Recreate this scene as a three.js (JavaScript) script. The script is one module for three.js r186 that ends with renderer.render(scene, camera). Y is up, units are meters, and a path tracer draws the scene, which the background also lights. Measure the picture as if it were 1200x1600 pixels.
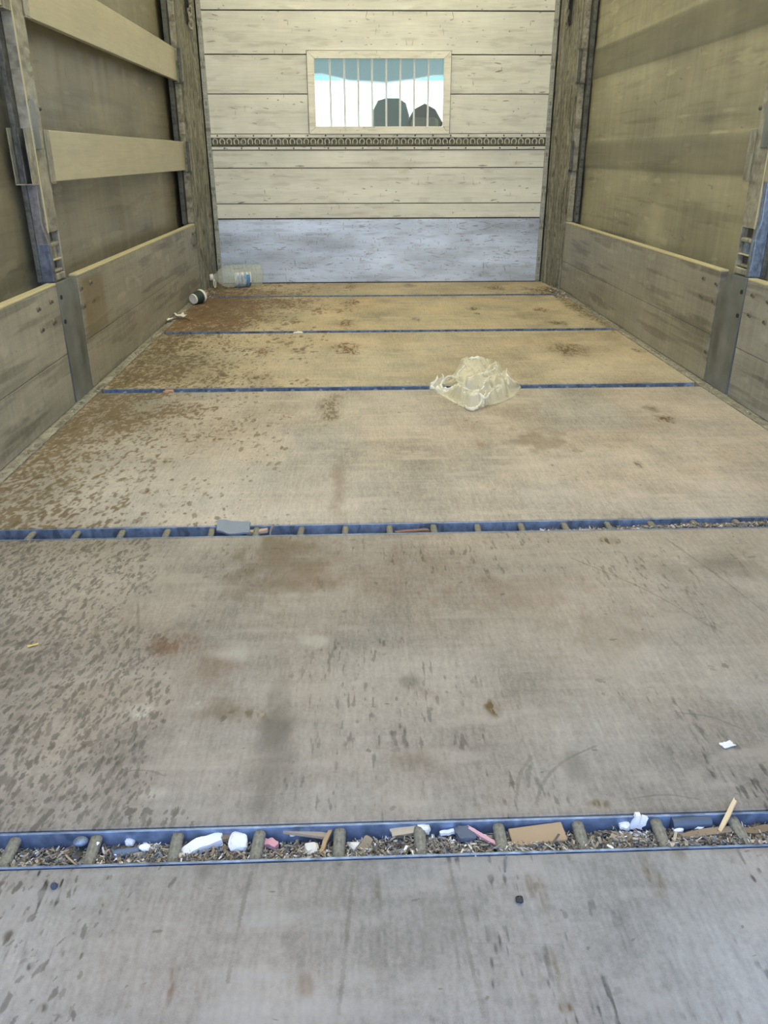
import * as THREE from 'three';
import { RoundedBoxGeometry } from 'three/addons/geometries/RoundedBoxGeometry.js';
import { mergeGeometries, mergeVertices, toCreasedNormals } from 'three/addons/utils/BufferGeometryUtils.js';

// ---------------------------------------------------------------- camera, sky, sun, exposure
const W = 1200, H = 1600, FOCAL = 1241.5;
const scene = new THREE.Scene();
const camera = new THREE.PerspectiveCamera(2 * Math.atan(H / 2 / FOCAL) * 180 / Math.PI, W / H, 0.05, 400);
{
  const pitch = 0.4214, yaw = 0.0352, roll = -0.0022, P = new THREE.Vector3(-0.1844, 0.8407, 0);
  const fw = new THREE.Vector3(Math.sin(yaw) * Math.cos(pitch), -Math.sin(pitch), -Math.cos(yaw) * Math.cos(pitch));
  const rt = new THREE.Vector3(Math.cos(yaw), 0, Math.sin(yaw)), up = rt.clone().cross(fw);
  camera.position.copy(P);
  camera.up.copy(up.multiplyScalar(Math.cos(roll)).addScaledVector(rt, -Math.sin(roll)));
  camera.lookAt(P.clone().add(fw));
  camera.updateMatrixWorld();
}
const renderer = new THREE.WebGLRenderer({ antialias: true });
renderer.setSize(W, H);
renderer.toneMapping = THREE.LinearToneMapping;
renderer.toneMappingExposure = 2.5;
renderer.shadowMap.enabled = true;
{ // hazy bright sky: pale at the horizon, blue overhead
  const w = 256, h = 128, d = new Float32Array(w * h * 4);
  for (let j = 0; j < h; j++) for (let i = 0; i < w; i++) {
    const e = Math.sin((j + .5 - h / 2) / h * Math.PI), t = Math.pow(Math.max(0, e), 0.45), k = (j * w + i) * 4;
    if (e >= 0) { d[k] = 1.28 + (0.42 - 1.28) * t; d[k + 1] = 1.44 + (0.67 - 1.44) * t; d[k + 2] = 1.75 + (1.25 - 1.75) * t; }
    else { d[k] = .36; d[k + 1] = .36; d[k + 2] = .36; }
    d[k + 3] = 1;
  }
  const t = new THREE.DataTexture(d, w, h, THREE.RGBAFormat, THREE.FloatType);
  t.mapping = THREE.EquirectangularReflectionMapping; t.magFilter = t.minFilter = THREE.LinearFilter; t.wrapS = THREE.RepeatWrapping; t.needsUpdate = true;
  scene.background = t; scene.environment = t;
}
const sun = new THREE.DirectionalLight(0xfffaf2, 8.5);
sun.position.set(4.5, 10, -9); sun.target.position.set(0, 0, -3);
sun.castShadow = true; sun.shadow.mapSize.set(4096, 4096);
Object.assign(sun.shadow.camera, { left: -8, right: 8, top: 8, bottom: -8, near: 0.5, far: 40 });
scene.add(sun, sun.target);

// ---------------------------------------------------------------- helpers
function rng(seed) { let a = seed >>> 0; return () => { a = (a + 0x6D2B79F5) | 0; let t = Math.imul(a ^ (a >>> 15), 1 | a); t = (t + Math.imul(t ^ (t >>> 7), 61 | t)) ^ t; return ((t ^ (t >>> 14)) >>> 0) / 4294967296; }; }
const TAB = new Float32Array(65536); { const r = rng(7); for (let i = 0; i < 65536; i++) TAB[i] = r(); }
function vn(x, y, s = 0, p = 0) { // value noise, 0..1; p = period in cells when it has to tile
  const x0 = Math.floor(x), y0 = Math.floor(y); let fx = x - x0, fy = y - y0;
  fx = fx * fx * (3 - 2 * fx); fy = fy * fy * (3 - 2 * fy);
  let xa = x0, xb = x0 + 1, ya = y0, yb = y0 + 1;
  if (p) { xa = ((xa % p) + p) % p; xb = ((xb % p) + p) % p; ya = ((ya % p) + p) % p; yb = ((yb % p) + p) % p; }
  const h = (a, b) => { let q = Math.imul(a, 0x27d4eb2d) ^ Math.imul(b, 0x165667b1) ^ Math.imul(s | 0, 0x9e3779b1); q = Math.imul(q ^ (q >>> 15), 0x85ebca6b); return TAB[(q ^ (q >>> 13)) & 65535]; };
  const a = h(xa, ya), b = h(xb, ya), c = h(xa, yb), d = h(xb, yb);
  return a + (b - a) * fx + (c - a + (a - b - c + d) * fx) * fy;
}
function fbm(x, y, s, o = 4) { let v = 0, a = .5, n = 0; for (let i = 0; i < o; i++) { v += a * vn(x, y, s + i * 13); n += a; a *= .5; x = x * 2.03 + 1.7; y = y * 2.03 + 9.2; } return v / n; }
const sm = (a, b, x) => { const t = Math.min(1, Math.max(0, (x - a) / (b - a))); return t * t * (3 - 2 * t); };
const lerp = (a, b, t) => a + (b - a) * t;
const enc = (v) => { v = Math.min(1, Math.max(0, v)); return Math.round(255 * (v <= .0031308 ? v * 12.92 : 1.055 * Math.pow(v, 1 / 2.4) - .055)); };
function tex(w, h, fn, { srgb = true, repeat = true } = {}) { // fn(i, j, out) gives linear colour
  const d = new Uint8Array(w * h * 4), o = [0, 0, 0];
  for (let j = 0; j < h; j++) for (let i = 0; i < w; i++) {
    fn(i, j, o); const k = (j * w + i) * 4;
    if (srgb) { d[k] = enc(o[0]); d[k + 1] = enc(o[1]); d[k + 2] = enc(o[2]); } else { d[k] = d[k + 1] = d[k + 2] = Math.min(255, Math.max(0, o[0] * 255)); }
    d[k + 3] = 255;
  }
  const t = new THREE.DataTexture(d, w, h);
  t.magFilter = THREE.LinearFilter; t.minFilter = THREE.LinearMipmapLinearFilter; t.generateMipmaps = true;
  if (repeat) t.wrapS = t.wrapT = THREE.RepeatWrapping;
  if (srgb) t.colorSpace = THREE.SRGBColorSpace;
  t.needsUpdate = true; return t;
}
function stampInto(a, w, h, cx, cy, rx, ry, ang, amt, seed, wrap = true) { // irregular ellipse into a mask, pixels
  const R = Math.ceil(Math.max(rx, ry) * 1.4), c = Math.cos(ang), s = Math.sin(ang);
  for (let j = -R; j <= R; j++) for (let i = -R; i <= R; i++) {
    let x = Math.round(cx) + i, y = Math.round(cy) + j;
    if (wrap) { x = ((x % w) + w) % w; y = ((y % h) + h) % h; } else if (x < 0 || y < 0 || x >= w || y >= h) continue;
    const u = (i * c + j * s) / rx, v = (-i * s + j * c) / ry, r = Math.hypot(u, v) + (vn(i * 2.2 / rx + seed, j * 2.2 / ry, 5) - .5) * .7;
    const k = y * w + x, m = amt * (1 - sm(.7, 1.05, r)); if (m > a[k]) a[k] = m;
  }
}
const names = new Map();
function numbered(n) { const k = (names.get(n) ?? -1) + 1; names.set(n, k); return k ? n + '_' + String(k).padStart(3, '0') : n; }
function shadow(m) { m.castShadow = m.receiveShadow = true; return m; }
function group(name, [x, y, z] = [0, 0, 0], data = {}) { const g = new THREE.Group(); g.name = numbered(name); g.position.set(x, y, z); Object.assign(g.userData, data); scene.add(g); return g; }
const thing = (name, label, category, at, grp) => group(name, at, grp ? { label, category, group: grp } : { label, category });
function solo(name, label, category, g, m, at = [0, 0, 0], grp) { const o = shadow(new THREE.Mesh(g, m)); o.name = numbered(name); o.position.set(...at); o.userData = grp ? { label, category, group: grp } : { label, category }; scene.add(o); return o; }
function part(parent, name, geometry, material, [x, y, z] = [0, 0, 0], rot) { // position in world metres
  const o = shadow(new THREE.Mesh(geometry, material)); o.name = numbered(name);
  const base = new THREE.Vector3(); for (let p = parent; p && p !== scene; p = p.parent) base.add(p.position);
  o.position.set(x - base.x, y - base.y, z - base.z); if (rot) o.rotation.set(...rot); parent.add(o); return o;
}
function uvm(g, ox = 0, oy = 0, sw = false) { // uv in metres, by the face's main direction
  if (g.index) g = g.toNonIndexed();
  const p = g.attributes.position, uv = new Float32Array(p.count * 2), a = new THREE.Vector3(), b = new THREE.Vector3(), c = new THREE.Vector3();
  for (let i = 0; i < p.count; i += 3) {
    a.fromBufferAttribute(p, i); b.fromBufferAttribute(p, i + 1); c.fromBufferAttribute(p, i + 2);
    const n = b.clone().sub(a).cross(c.clone().sub(a)), X = Math.abs(n.x), Y = Math.abs(n.y), Z = Math.abs(n.z);
    [a, b, c].forEach((v, k) => {
      let u, w; if (X >= Y && X >= Z) { u = v.z; w = v.y; } else if (Y >= Z) { u = v.x; w = v.z; } else { u = v.x; w = v.y; }
      if (sw) [u, w] = [w, u];
      uv[(i + k) * 2] = u + ox; uv[(i + k) * 2 + 1] = w + oy;
    });
  }
  g.setAttribute('uv', new THREE.BufferAttribute(uv, 2)); return g;
}
let uvSeed = 0;
function bx(w, h, d, r = .003, sw = false) { uvSeed += 1; r = Math.min(r, w * .45, h * .45, d * .45); return uvm(new RoundedBoxGeometry(w, h, d, 2, r), uvSeed * .377, uvSeed * .713, sw); }
function span(x0, x1, y0, y1, z0, z1, r, sw) { return [bx(x1 - x0, y1 - y0, z1 - z0, r, sw), [(x0 + x1) / 2, (y0 + y1) / 2, (z0 + z1) / 2]]; }
function boxPart(parent, name, m, x0, x1, y0, y1, z0, z1, r, sw) { if (x1 < x0) [x0, x1] = [x1, x0]; if (z1 < z0) [z0, z1] = [z1, z0]; const [g, at] = span(x0, x1, y0, y1, z0, z1, r, sw); return part(parent, name, g, m, at); }
function cyl(r0, r1, h, n = 16) { return new THREE.CylinderGeometry(r0, r1, h, n); }
function tube(pts, r, n = 6, seg = 24) { return new THREE.TubeGeometry(new THREE.CatmullRomCurve3(pts.map((p) => new THREE.Vector3(...p))), seg, r, n, false); }
function sideExtrude(pts, depth, bevel = .002) { // outline in (z, y), thickness along x
  const s = new THREE.Shape(pts.map(([z, y]) => new THREE.Vector2(-z, y)));
  const g = new THREE.ExtrudeGeometry(s, { depth: depth - 2 * bevel, bevelEnabled: true, bevelThickness: bevel, bevelSize: bevel, bevelSegments: 2, steps: 1 });
  g.translate(0, 0, -depth / 2 + bevel); g.rotateY(Math.PI / 2); return uvm(g, .3, .2);
}

// ---------------------------------------------------------------- materials
const std = (o) => new THREE.MeshStandardMaterial(o), phys = (o) => new THREE.MeshPhysicalMaterial(o);
function tile(t, sx, sy) { const c = t.clone(); c.wrapS = c.wrapT = THREE.MirroredRepeatWrapping; c.repeat.set(1 / sx, 1 / sy); c.needsUpdate = true; return c; }

// weathered pale aluminium planks of the front wall: lengthwise brushing, small dark nicks
function plankTexture(seed, base, dirt, nicks, nickAmt, blotch, smear) {
  const w = 2048, h = 1024, m = new Float32Array(w * h), r = rng(seed);
  for (let i = 0; i < nicks; i++) { const L = 4 + r() * r() * 34; stampInto(m, w, h, r() * w, r() * h, L, 1.5 + r() * 3.5, (r() - .5) * .5 + (r() < .15 ? 1.5 : 0), nickAmt * (.3 + .7 * r()), i); }
  return tex(w, h, (i, j, o) => {
    const u = i / w, v = j / h;
    const st = vn(u * 14 + 3 * vn(u * 3, v * 5, seed), v * 150, seed) * .5 + .3 * vn(u * 36, v * 230, seed + 1) + .2 * vn(i, j, seed + 6), lo = fbm(u * 5, v * 9, seed + 2, 4), ve = fbm(u * 34, v * 10, seed + 3, 4);
    const s = fbm(u * 14, v * 40, seed + 4, 3);
    let k = 1 + (st - .5) * .2 + (lo - .5) * blotch + (ve - .5) * .1;
    const d = Math.min(1, m[j * w + i] + sm(.58, .78, s) * smear);
    for (let c = 0; c < 3; c++) o[c] = lerp(base[c] * k, dirt[c], d);
  });
}
const texPlank = plankTexture(11, [.74, .745, .70], [.16, .14, .09], 260, .7, .3, .2);
const mPlank = std({ map: tile(texPlank, 2, 1), roughness: .5, metalness: .05 });
const texKick = plankTexture(23, [.59, .67, .82], [.17, .18, .21], 1900, .6, 1.0, .24);
const mKick = std({ map: tile(texKick, 2, 1), roughness: .42, metalness: .35 });
// galvanised steel: cloudy mottling
const texGalv = tex(1024, 1024, (i, j, o) => {
  const u = i / 1024, v = j / 1024, a = fbm(u * 22, v * 22, 31, 4), b = fbm(u * 70, v * 70, 37, 3), st = vn(u * 90, v * 8, 41), d = sm(.6, .78, fbm(u * 30, v * 12, 43, 4));
  const k = .78 + (a - .5) * .7 + (b - .5) * .5 + (st - .5) * .2;
  o[0] = lerp(.34 * k, .10, d * .7); o[1] = lerp(.345 * k, .095, d * .7); o[2] = lerp(.33 * k, .08, d * .7);
});
const mGalv = std({ map: tile(texGalv, 1, 1), color: new THREE.Color(1.08, 1.03, .9), roughness: .42, metalness: .22 });
const mSteelBlue = std({ map: tile(texGalv, .7, .7), color: new THREE.Color(.74, .97, 1.5), roughness: .36, metalness: .4 });
const mDarkSteel = std({ map: tile(texGalv, .6, .6), color: new THREE.Color(.42, .42, .42), roughness: .5, metalness: .4 });
const mBladeDark = std({ map: tile(texGalv, .7, .7), color: new THREE.Color(.62, .60, .66), roughness: .45, metalness: .2 }), mFootDark = std({ map: tile(texGalv, .7, .7), color: new THREE.Color(.42, .48, .68), roughness: .4, metalness: .3 });
const mBasePlate = std({ map: tile(texGalv, 4.5, 4.5), color: new THREE.Color(.64, .69, .74), roughness: .4, metalness: .35 });
// grimy front corner pillars: vertical streaks (u runs upwards)
const texPillar = tex(1024, 1024, (i, j, o) => {
  const u = i / 1024, v = j / 1024, a = fbm(u * 12, v * 60, 51, 4), b = fbm(u * 60, v * 110, 53, 3), c = sm(.56, .72, fbm(u * 22, v * 46, 57, 4));
  const k = .9 + (a - .5) * 1.1 + (b - .5) * .8;
  o[0] = lerp(.235 * k, .06, c * .7); o[1] = lerp(.23 * k, .056, c * .7); o[2] = lerp(.185 * k, .042, c * .7);
});
const mPillar = std({ map: tile(texPillar, 1.2, .5), roughness: .62, metalness: .15 });
// tarpaulin: woven olive brown vinyl with rain streaks; optional darker bands at lath height
function tarpTexture(seed, base, bands) {
  const w = 2048, h = 1024, m = new Float32Array(w * h), r = rng(seed);
  for (let i = 0; i < 900; i++) stampInto(m, w, h, r() * w, r() * h, 1.5 + r() * r() * 14, 1 + r() * 2, r() < .6 ? (r() - .5) * .5 : r() * 3, .8 * r(), i);
  return tex(w, h, (i, j, o) => {
    const z = i / w * 6.0, y = .3 + j / h * 2.1; // metres along the wall and up
    const st = vn(z * 38, y * 2.2, seed) * .6 + vn(z * 90, y * 5, seed + 1) * .4, lo = fbm(z * 2.2, y * 4, seed + 2, 4), ho = fbm(z * 6, y * 60, seed + 3, 3), sc = sm(.66, .8, fbm(z * 5, y * 26, seed + 5, 4));
    const hs = sm(.6, .78, fbm(z * 1.6, y * 34, seed + 12, 4));
    let k = 1 + (st - .5) * .24 + (lo - .5) * .8 + (ho - .5) * .2 - hs * .2, d = m[j * w + i] * .75;
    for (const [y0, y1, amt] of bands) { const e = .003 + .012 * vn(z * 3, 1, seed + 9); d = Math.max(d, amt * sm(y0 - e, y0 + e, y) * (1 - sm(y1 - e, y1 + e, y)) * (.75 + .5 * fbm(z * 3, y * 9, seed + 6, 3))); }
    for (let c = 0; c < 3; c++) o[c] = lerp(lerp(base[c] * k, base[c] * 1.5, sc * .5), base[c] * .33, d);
  }, { repeat: false });
}
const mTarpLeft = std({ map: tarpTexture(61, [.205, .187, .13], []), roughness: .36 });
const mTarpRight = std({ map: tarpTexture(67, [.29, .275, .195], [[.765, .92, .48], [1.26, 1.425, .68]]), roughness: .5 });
const mSlat = std({ map: tile(plankTexture(71, [.45, .42, .31], [.2, .17, .1], 12, .4, .3, .06), 2, 1), roughness: .38, metalness: .12 });
const mBars = std({ color: 0xe6e6de, roughness: .35, metalness: .35 });
const mFrame = std({ map: tile(texPlank, 1.3, .7), color: new THREE.Color(1.12, 1.1, 1.08), roughness: .5 });
const mGasket = std({ color: new THREE.Color(.50, .46, .30), roughness: .7 });
const mDark = std({ color: new THREE.Color(.025, .025, .025), roughness: .8 });
const mChain = std({ map: tile(texGalv, .2, .2), color: new THREE.Color(1.2, 1.15, 1.0), roughness: .45, metalness: .4 });
const mWhite = std({ color: new THREE.Color(.78, .77, .73), roughness: .55 });

// ---------------------------------------------------------------- plywood floor sheets
const ZF = -5.95; // inner face of the front wall
const seamZ = [-5.36, -4.2, -3.077, -1.776, -.797], GAP = .031;
// stains: x, z, half width, half length, amount, kind (0 brown, 1 dark grey, 2 rust, 3 scuffed pale)
const STAINS = [[-.346,-1.6,.13,.188,.35,0],[-.38,-1.666,.09,.1,.3,0],[-.546,-1.284,.048,.055,.45,2],[-.455,-1.208,.041,.06,.35,2],[-.324,-.968,.039,.13,.4,1],[-.322,-1.128,.028,.109,.25,1],[-.323,-1.012,.025,.038,.35,1],[-.435,-1.08,.048,.034,.3,0],[-.37,-1.069,.042,.017,.45,0],[-.103,-.945,.049,.031,.3,0],[.033,-1.074,.017,.024,.7,0],[-.074,-1.118,.013,.018,.45,0],[-.131,-1.532,.224,.117,.2,2],[.174,-1.436,.12,.106,.22,2],[.304,-1.284,.074,.089,.2,0],[.136,-.922,.024,.041,.4,1],[.637,-1.561,.072,.061,.35,1],[.496,-1.536,.057,.059,.25,1],[.411,-1.685,.023,.021,.6,0],[-.1,-1.147,.028,.022,.35,1],[.145,-.85,.018,.01,.5,0],
  [-.283,-2.791,.042,.201,.45,0],[-.237,-2.054,.025,.286,.3,2],[.892,-2.626,.031,.051,.8,0],[.887,-2.741,.032,.055,.4,0],[.652,-2.194,.013,.032,.5,0],[.396,-2.408,.123,.125,.35,0],[.206,-2.385,.024,.049,.35,2],[-.951,-2.742,.032,.062,.6,0],[-.791,-2.854,.042,.083,.5,0],[-.699,-1.939,.015,.025,.5,0],[-.773,-2.039,.014,.018,.6,2],
  [-.233,-3.787,.067,.124,.75,2],[-.238,-4.424,.056,.147,.6,2],[-.223,-5.117,.073,.12,.6,2],[-.213,-5.731,.045,.089,.6,2],[.819,-3.739,.091,.136,.6,0],[.817,-3.672,.042,.066,.6,0],[1.155,-3.683,.036,.066,.6,0],[-.624,-3.736,.048,.081,.5,2],[-.46,-3.756,.048,.054,.3,0],[.522,-4.851,.035,.066,.8,0],[.525,-4.68,.026,.041,.7,0],[.157,-4.518,.029,.057,.7,0],[.922,-4.37,.056,.072,.6,0],[.924,-4.788,.046,.064,.6,2],[1.187,-4.909,.055,.135,.5,0],[.798,-5.652,.08,.117,.6,0],[-.487,-4.473,.036,.037,.5,0],[.205,-5.801,.045,.092,.4,0],[1.186,-5.489,.061,.166,.7,0],[1.15,-4.9,.05,.5,.55,0],[1.08,-5.5,.12,.2,.6,0],[1.17,-4.4,.03,.3,.5,0],
  [-.085,-.668,.046,.044,.15,1],[-.25,-.593,.01,.015,.3,2],[.026,-.719,.008,.019,.45,0],[.038,-.699,.006,.047,.5,0],[.03,-.597,.004,.031,.45,0],[.03,-.558,.006,.006,.6,0],[.183,-.722,.011,.039,.5,0],[-.169,-.688,.005,.054,.5,1],[-.401,-.606,.006,.031,.45,2],[-.39,-.754,.01,.02,.4,1],[-.536,-.578,.006,.006,.7,1],[-.605,-.668,.008,.01,.8,1],[-.566,-.628,.004,.005,.8,1],[.231,-.762,.01,.021,.3,0],
  [-.552,-1.085,.017,.02,.5,3],[-.457,-1.09,.017,.017,.5,3],[-.274,-1.285,.037,.026,.35,3],[-.495,-2.137,.074,.02,.45,3],[-.426,-1.248,.047,.025,.35,3],[-.487,-.893,.028,.013,.25,3]];
const SCRATCHES = [[[.03,-.849],[.049,-.912],[.075,-.952]],[[.057,-.845],[.082,-.897],[.12,-.937],[.179,-.97]],[[.193,-.857],[.251,-.863],[.294,-.853]],[[.329,-1.047],[.387,-1.032],[.425,-.999]],[[-.549,-.919],[-.536,-.941],[-.502,-.94],[-.48,-.93]],[[-.644,-1.442],[-.608,-1.298]],[[-.2,-.74],[-.215,-.56]],[[-.075,-.76],[-.06,-.55]],[[-.33,-.75],[-.335,-.7],[-.34,-.6]],[[.3,-1.6],[.42,-1.45],[.5,-1.3]],[[.55,-1.7],[.6,-1.5],[.63,-1.35]]];
const STAINC = [[.105, .068, .03], [.11, .10, .085], [.135, .066, .03], [.47, .45, .41]];
function boardMaterial(z0, z1, h, base, seed, leftSpots, spotCount) {
  const w = 2048, X0 = -1.19, X1 = 1.19, mp = new Float32Array(w * h), sc = new Float32Array(w * h), r = rng(seed * 97 + 5);
  const px = w / (X1 - X0), pz = h / (z1 - z0), toI = (x) => (x - X0) * px, toJ = (z) => (z - z0) * pz;
  // splashes of mud: small drops drawn out a little towards the rear, thickest along the left side
  for (let n = 0; n < spotCount; n++) {
    const z = lerp(z0, z1, r()), d = Math.pow(r(), leftSpots.bias ?? 1.7), x = leftSpots.fan ? -.43 + .3 * (z + .88) - leftSpots.reach * d : -1.16 + d * leftSpots.reach, big = r() * r();
    if (vn(x * 7, z * 5, seed + 70) < (leftSpots.fan ? .5 - .9 * d : .2 + .3 * d)) continue;
    const rx = (.0018 + .0065 * big) * leftSpots.size, rz = rx * (leftSpots.fan ? 1.5 + r() * 2 : 1.1 + r() * 1.8);
    stampInto(mp, w, h, toI(x), toJ(z), rx * px, rz * pz, (r() - .3) * .5, .45 + .5 * r(), n, false);
  }
  for (let n = 0; n < 240; n++) { const x = lerp(-1.1, 1.15, r()), z = lerp(z0, z1, r()), b = Math.pow(r(), 4); stampInto(mp, w, h, toI(x), toJ(z), (.0012 + .006 * b) * px, (.002 + .007 * b) * pz, r() * 3, .3 + .5 * r(), n, false); }
  for (const path of SCRATCHES) {
    const c = new THREE.CatmullRomCurve3(path.map(([x, z]) => new THREE.Vector3(x, 0, z))), L = Math.ceil(c.getLength() / .0012);
    for (let n = 0; n <= L; n++) { const p = c.getPoint(n / L); if (p.z > z0 && p.z < z1) stampInto(sc, w, h, toI(p.x + (r() - .5) * .001), toJ(p.z), 1.6 + vn(n * .05, 3, seed) * 1.8, 1.6, 0, .2 + .45 * vn(n * .04, 1, seed + 3), n, false); }
  }
  for (let n = 0; n < 120; n++) { // fine scores along the bed and across it
    const along = r() < .6, x = lerp(-1.1, 1.1, r()), z = lerp(z0, z1, r()), L = .01 + r() * r() * .14, a = .15 + .3 * r(), t = (r() - .5) * .4;
    for (let q = 0; q < L; q += .001) { const I = Math.round(toI(x + (along ? t * q : q))), J = Math.round(toJ(z + (along ? q : t * q))); if (I >= 0 && J >= 0 && I < w && J < h) sc[J * w + I] = Math.max(sc[J * w + I], a); }
  }
  const stains = STAINS.filter((s) => s[1] > z0 - s[3] * 2 && s[1] < z1 + s[3] * 2);
  const col = tex(w, h, (i, j, o) => {
    const x = X0 + i / px, z = z0 + j / pz;
    const lo = fbm(x * 2.6, z * 2.6, seed, 4), mid = fbm(x * 9, z * 7, seed + 3, 4), gr = vn(x * 210, z * 16, seed + 5), gr2 = vn(x * 290, z * 60, seed + 6), fi = .5 * vn(i, j, seed + 7) + .5 * vn(x * 240, z * 220, seed + 9), cr = vn(x * 6, z * 90, seed + 8);
    const dk = sm(.66, .84, .5 * vn(x * 120, z * 22, seed + 41) + .5 * vn(x * 290, z * 70, seed + 42)) * sm(.35, .65, fbm(x * 5, z * 5, seed + 43, 3)) * 1.5;
    const k = 1 + (lo - .5) * .62 + (mid - .5) * .55 + (gr - .5) * .13 + (gr2 - .5) * .2 + (fi - .5) * .36 + (cr - .5) * .12 - dk * (leftSpots.ticks ?? .1);
    const ruddy = (fbm(x * 3.1 + 5, z * 3.3, seed + 11, 3) - .5) * .16;
    o[0] = base[0] * k * (1 + ruddy); o[1] = base[1] * k; o[2] = base[2] * k * (1 - ruddy);
    const pale = sm(.6, .8, fbm(x * 7, z * 22, seed + 13, 4)) * .5; // scuffs
    for (let c = 0; c < 3; c++) o[c] = lerp(o[c], base[c] * 1.32, pale);
    // old wet mud dried along the left side, mottled
    if (leftSpots.mottle) {
      const dn = (1 - sm(-1.15, leftSpots.edge, x + (lo - .5) * .5)) * leftSpots.mottle;
      if (dn > 0) {
        const n = .34 * vn(x * 70 + z * 9, z * 44, seed + 17) + .42 * vn(x * 150 + z * 20, z * 84, seed + 18) + .24 * vn(x * 16, z * 8, seed + 19), t = .72 - .36 * dn, m = sm(t, t + .2, n) * .85;
        const f = Math.max(m, sm(.35, 1, dn) * .3);
        const b = leftSpots.color; for (let c = 0; c < 3; c++) o[c] = lerp(o[c], b[c] * (.75 + .5 * mid), f);
      }
    }
    for (const [sx, sz, rx, rz, amt, kind] of stains) {
      const d = Math.hypot((x - sx) / rx, (z - sz) / rz) + (fbm(x * 30, z * 22, seed + 21, 3) - .5) * 1.3;
      if (d < 1.5) {
        let m = 1 - sm(.2, 1.35, d); if (amt > .4) m *= .35 + .9 * sm(.42, .62, .6 * vn(x * 130, z * 45, seed + 23) + .4 * vn(x * 300, z * 120, seed + 24));
        const b = STAINC[kind]; m = Math.min(1, m * amt * 1.35); for (let c = 0; c < 3; c++) o[c] = lerp(o[c], b[c], m);
      }
    }
    const q = mp[j * w + i]; if (q > 0) { const b = leftSpots.color; for (let c = 0; c < 3; c++) o[c] = lerp(o[c], b[c] * .8, q * .8); }
    const s = sc[j * w + i]; if (s > 0) for (let c = 0; c < 3; c++) o[c] = lerp(o[c], .10 - c * .012, s * .8);
    const edge = Math.min(z - z0, z1 - z); if (edge < .012) { const e = (1 - edge / .012) * .3 * vn(x * 40, 1, seed + 31); for (let c = 0; c < 3; c++) o[c] *= 1 - e; }
  }, { repeat: false });
  return std({ map: col, roughness: .66 });
}
const floor = group('floor', [0, 0, -3], { kind: 'structure' });
{
  const mud = [.10, .07, .03], grey = [.10, .088, .072];
  const spec = [
    [ZF, seamZ[0] - GAP, 512, [.42, .35, .24], 101, { reach: 1.0, size: 3, edge: -.3, mottle: 1.25, color: [.115, .06, .024] }, 150],
    [seamZ[0] + GAP, seamZ[1] - GAP, 1024, [.42, .355, .25], 113, { reach: 1.0, size: 3, edge: -.22, mottle: 1.5, color: [.12, .062, .022] }, 500],
    [seamZ[1] + GAP, seamZ[2] - GAP, 1024, [.405, .35, .265], 127, { reach: .85, size: 1.9, edge: -.36, mottle: 1.02, color: mud }, 900],
    [seamZ[2] + GAP, seamZ[3] - GAP, 1024, [.375, .338, .30], 131, { reach: .75, size: 1.35, edge: -.42, mottle: 1.12, color: [.135, .095, .042] }, 1100],
    [seamZ[3] + GAP, seamZ[4] - GAP, 1024, [.265, .238, .212], 149, { reach: .6, bias: .85, fan: 1, size: .74, ticks: .3, edge: -.6, mottle: .62, color: grey }, 5200],
    [seamZ[4] + GAP, -.02, 1024, [.25, .238, .228], 151, { reach: .6, bias: .8, fan: 1, size: .6, ticks: .6, color: grey }, 900]];
  for (const [z0, z1, h, base, seed, spots, n] of spec) {
    const g = new RoundedBoxGeometry(2.376, .027, z1 - z0 - .004, 2, .0015), p = g.attributes.position, uv = g.attributes.uv;
    for (let i = 0; i < p.count; i++) uv.setXY(i, .5 + p.getX(i) / 2.38, .5 + p.getZ(i) / (z1 - z0));
    part(floor, 'floor_board', g, boardMaterial(z0, z1, h, base, seed, spots, n), [0, -.0135, (z0 + z1) / 2]);
  }
  for (const s of [-1, 1]) boxPart(floor, 'edge_strip', mGalvDusty(), s * 1.19, s * 1.262, -.03, .003, ZF, -.02, .003);
  // slotted lashing rails between the sheets: a steel channel with round crossbars every 11 cm
  const tie = uvm(new THREE.CapsuleGeometry(.0085, .044, 4, 10).rotateX(Math.PI / 2).scale(1, .8, 1));
  for (const z of seamZ) {
    const rail = new THREE.Group(); rail.name = numbered('floor_rail'); rail.position.set(0, 0, z + 3); floor.add(rail);
    boxPart(rail, 'channel_bottom', mSteelBlue, -1.18, 1.18, -.056, -.05, z - .031, z + .031, .001);
    boxPart(rail, 'channel_side', mSteelBlue, -1.18, 1.18, -.05, -.0005, z - .0305, z - .0265, .001);
    boxPart(rail, 'channel_side', mSteelBlue, -1.18, 1.18, -.05, -.0005, z + .0265, z + .0305, .001);
    for (let k = -10; k <= 10; k++) { part(rail, 'crossbar', tie, z < -2 ? mSteelBlue : mTie(), [k * .11 + .002, z < -2 ? -.014 : -.009, z], [0, (TAB[k + 40] - .5) * .1, 0]); }
  }
}
function mGalvDusty() { return mGalvDusty.m ??= std({ map: tile(texGalv, .8, .8), color: new THREE.Color(1.05, 1, .88), roughness: .75, metalness: .05 }); }
function mTie() { return mTie.m ??= std({ map: tile(texGalv, .25, .25), color: new THREE.Color(.85, .82, .72), roughness: .7, metalness: .1 }); }

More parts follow.
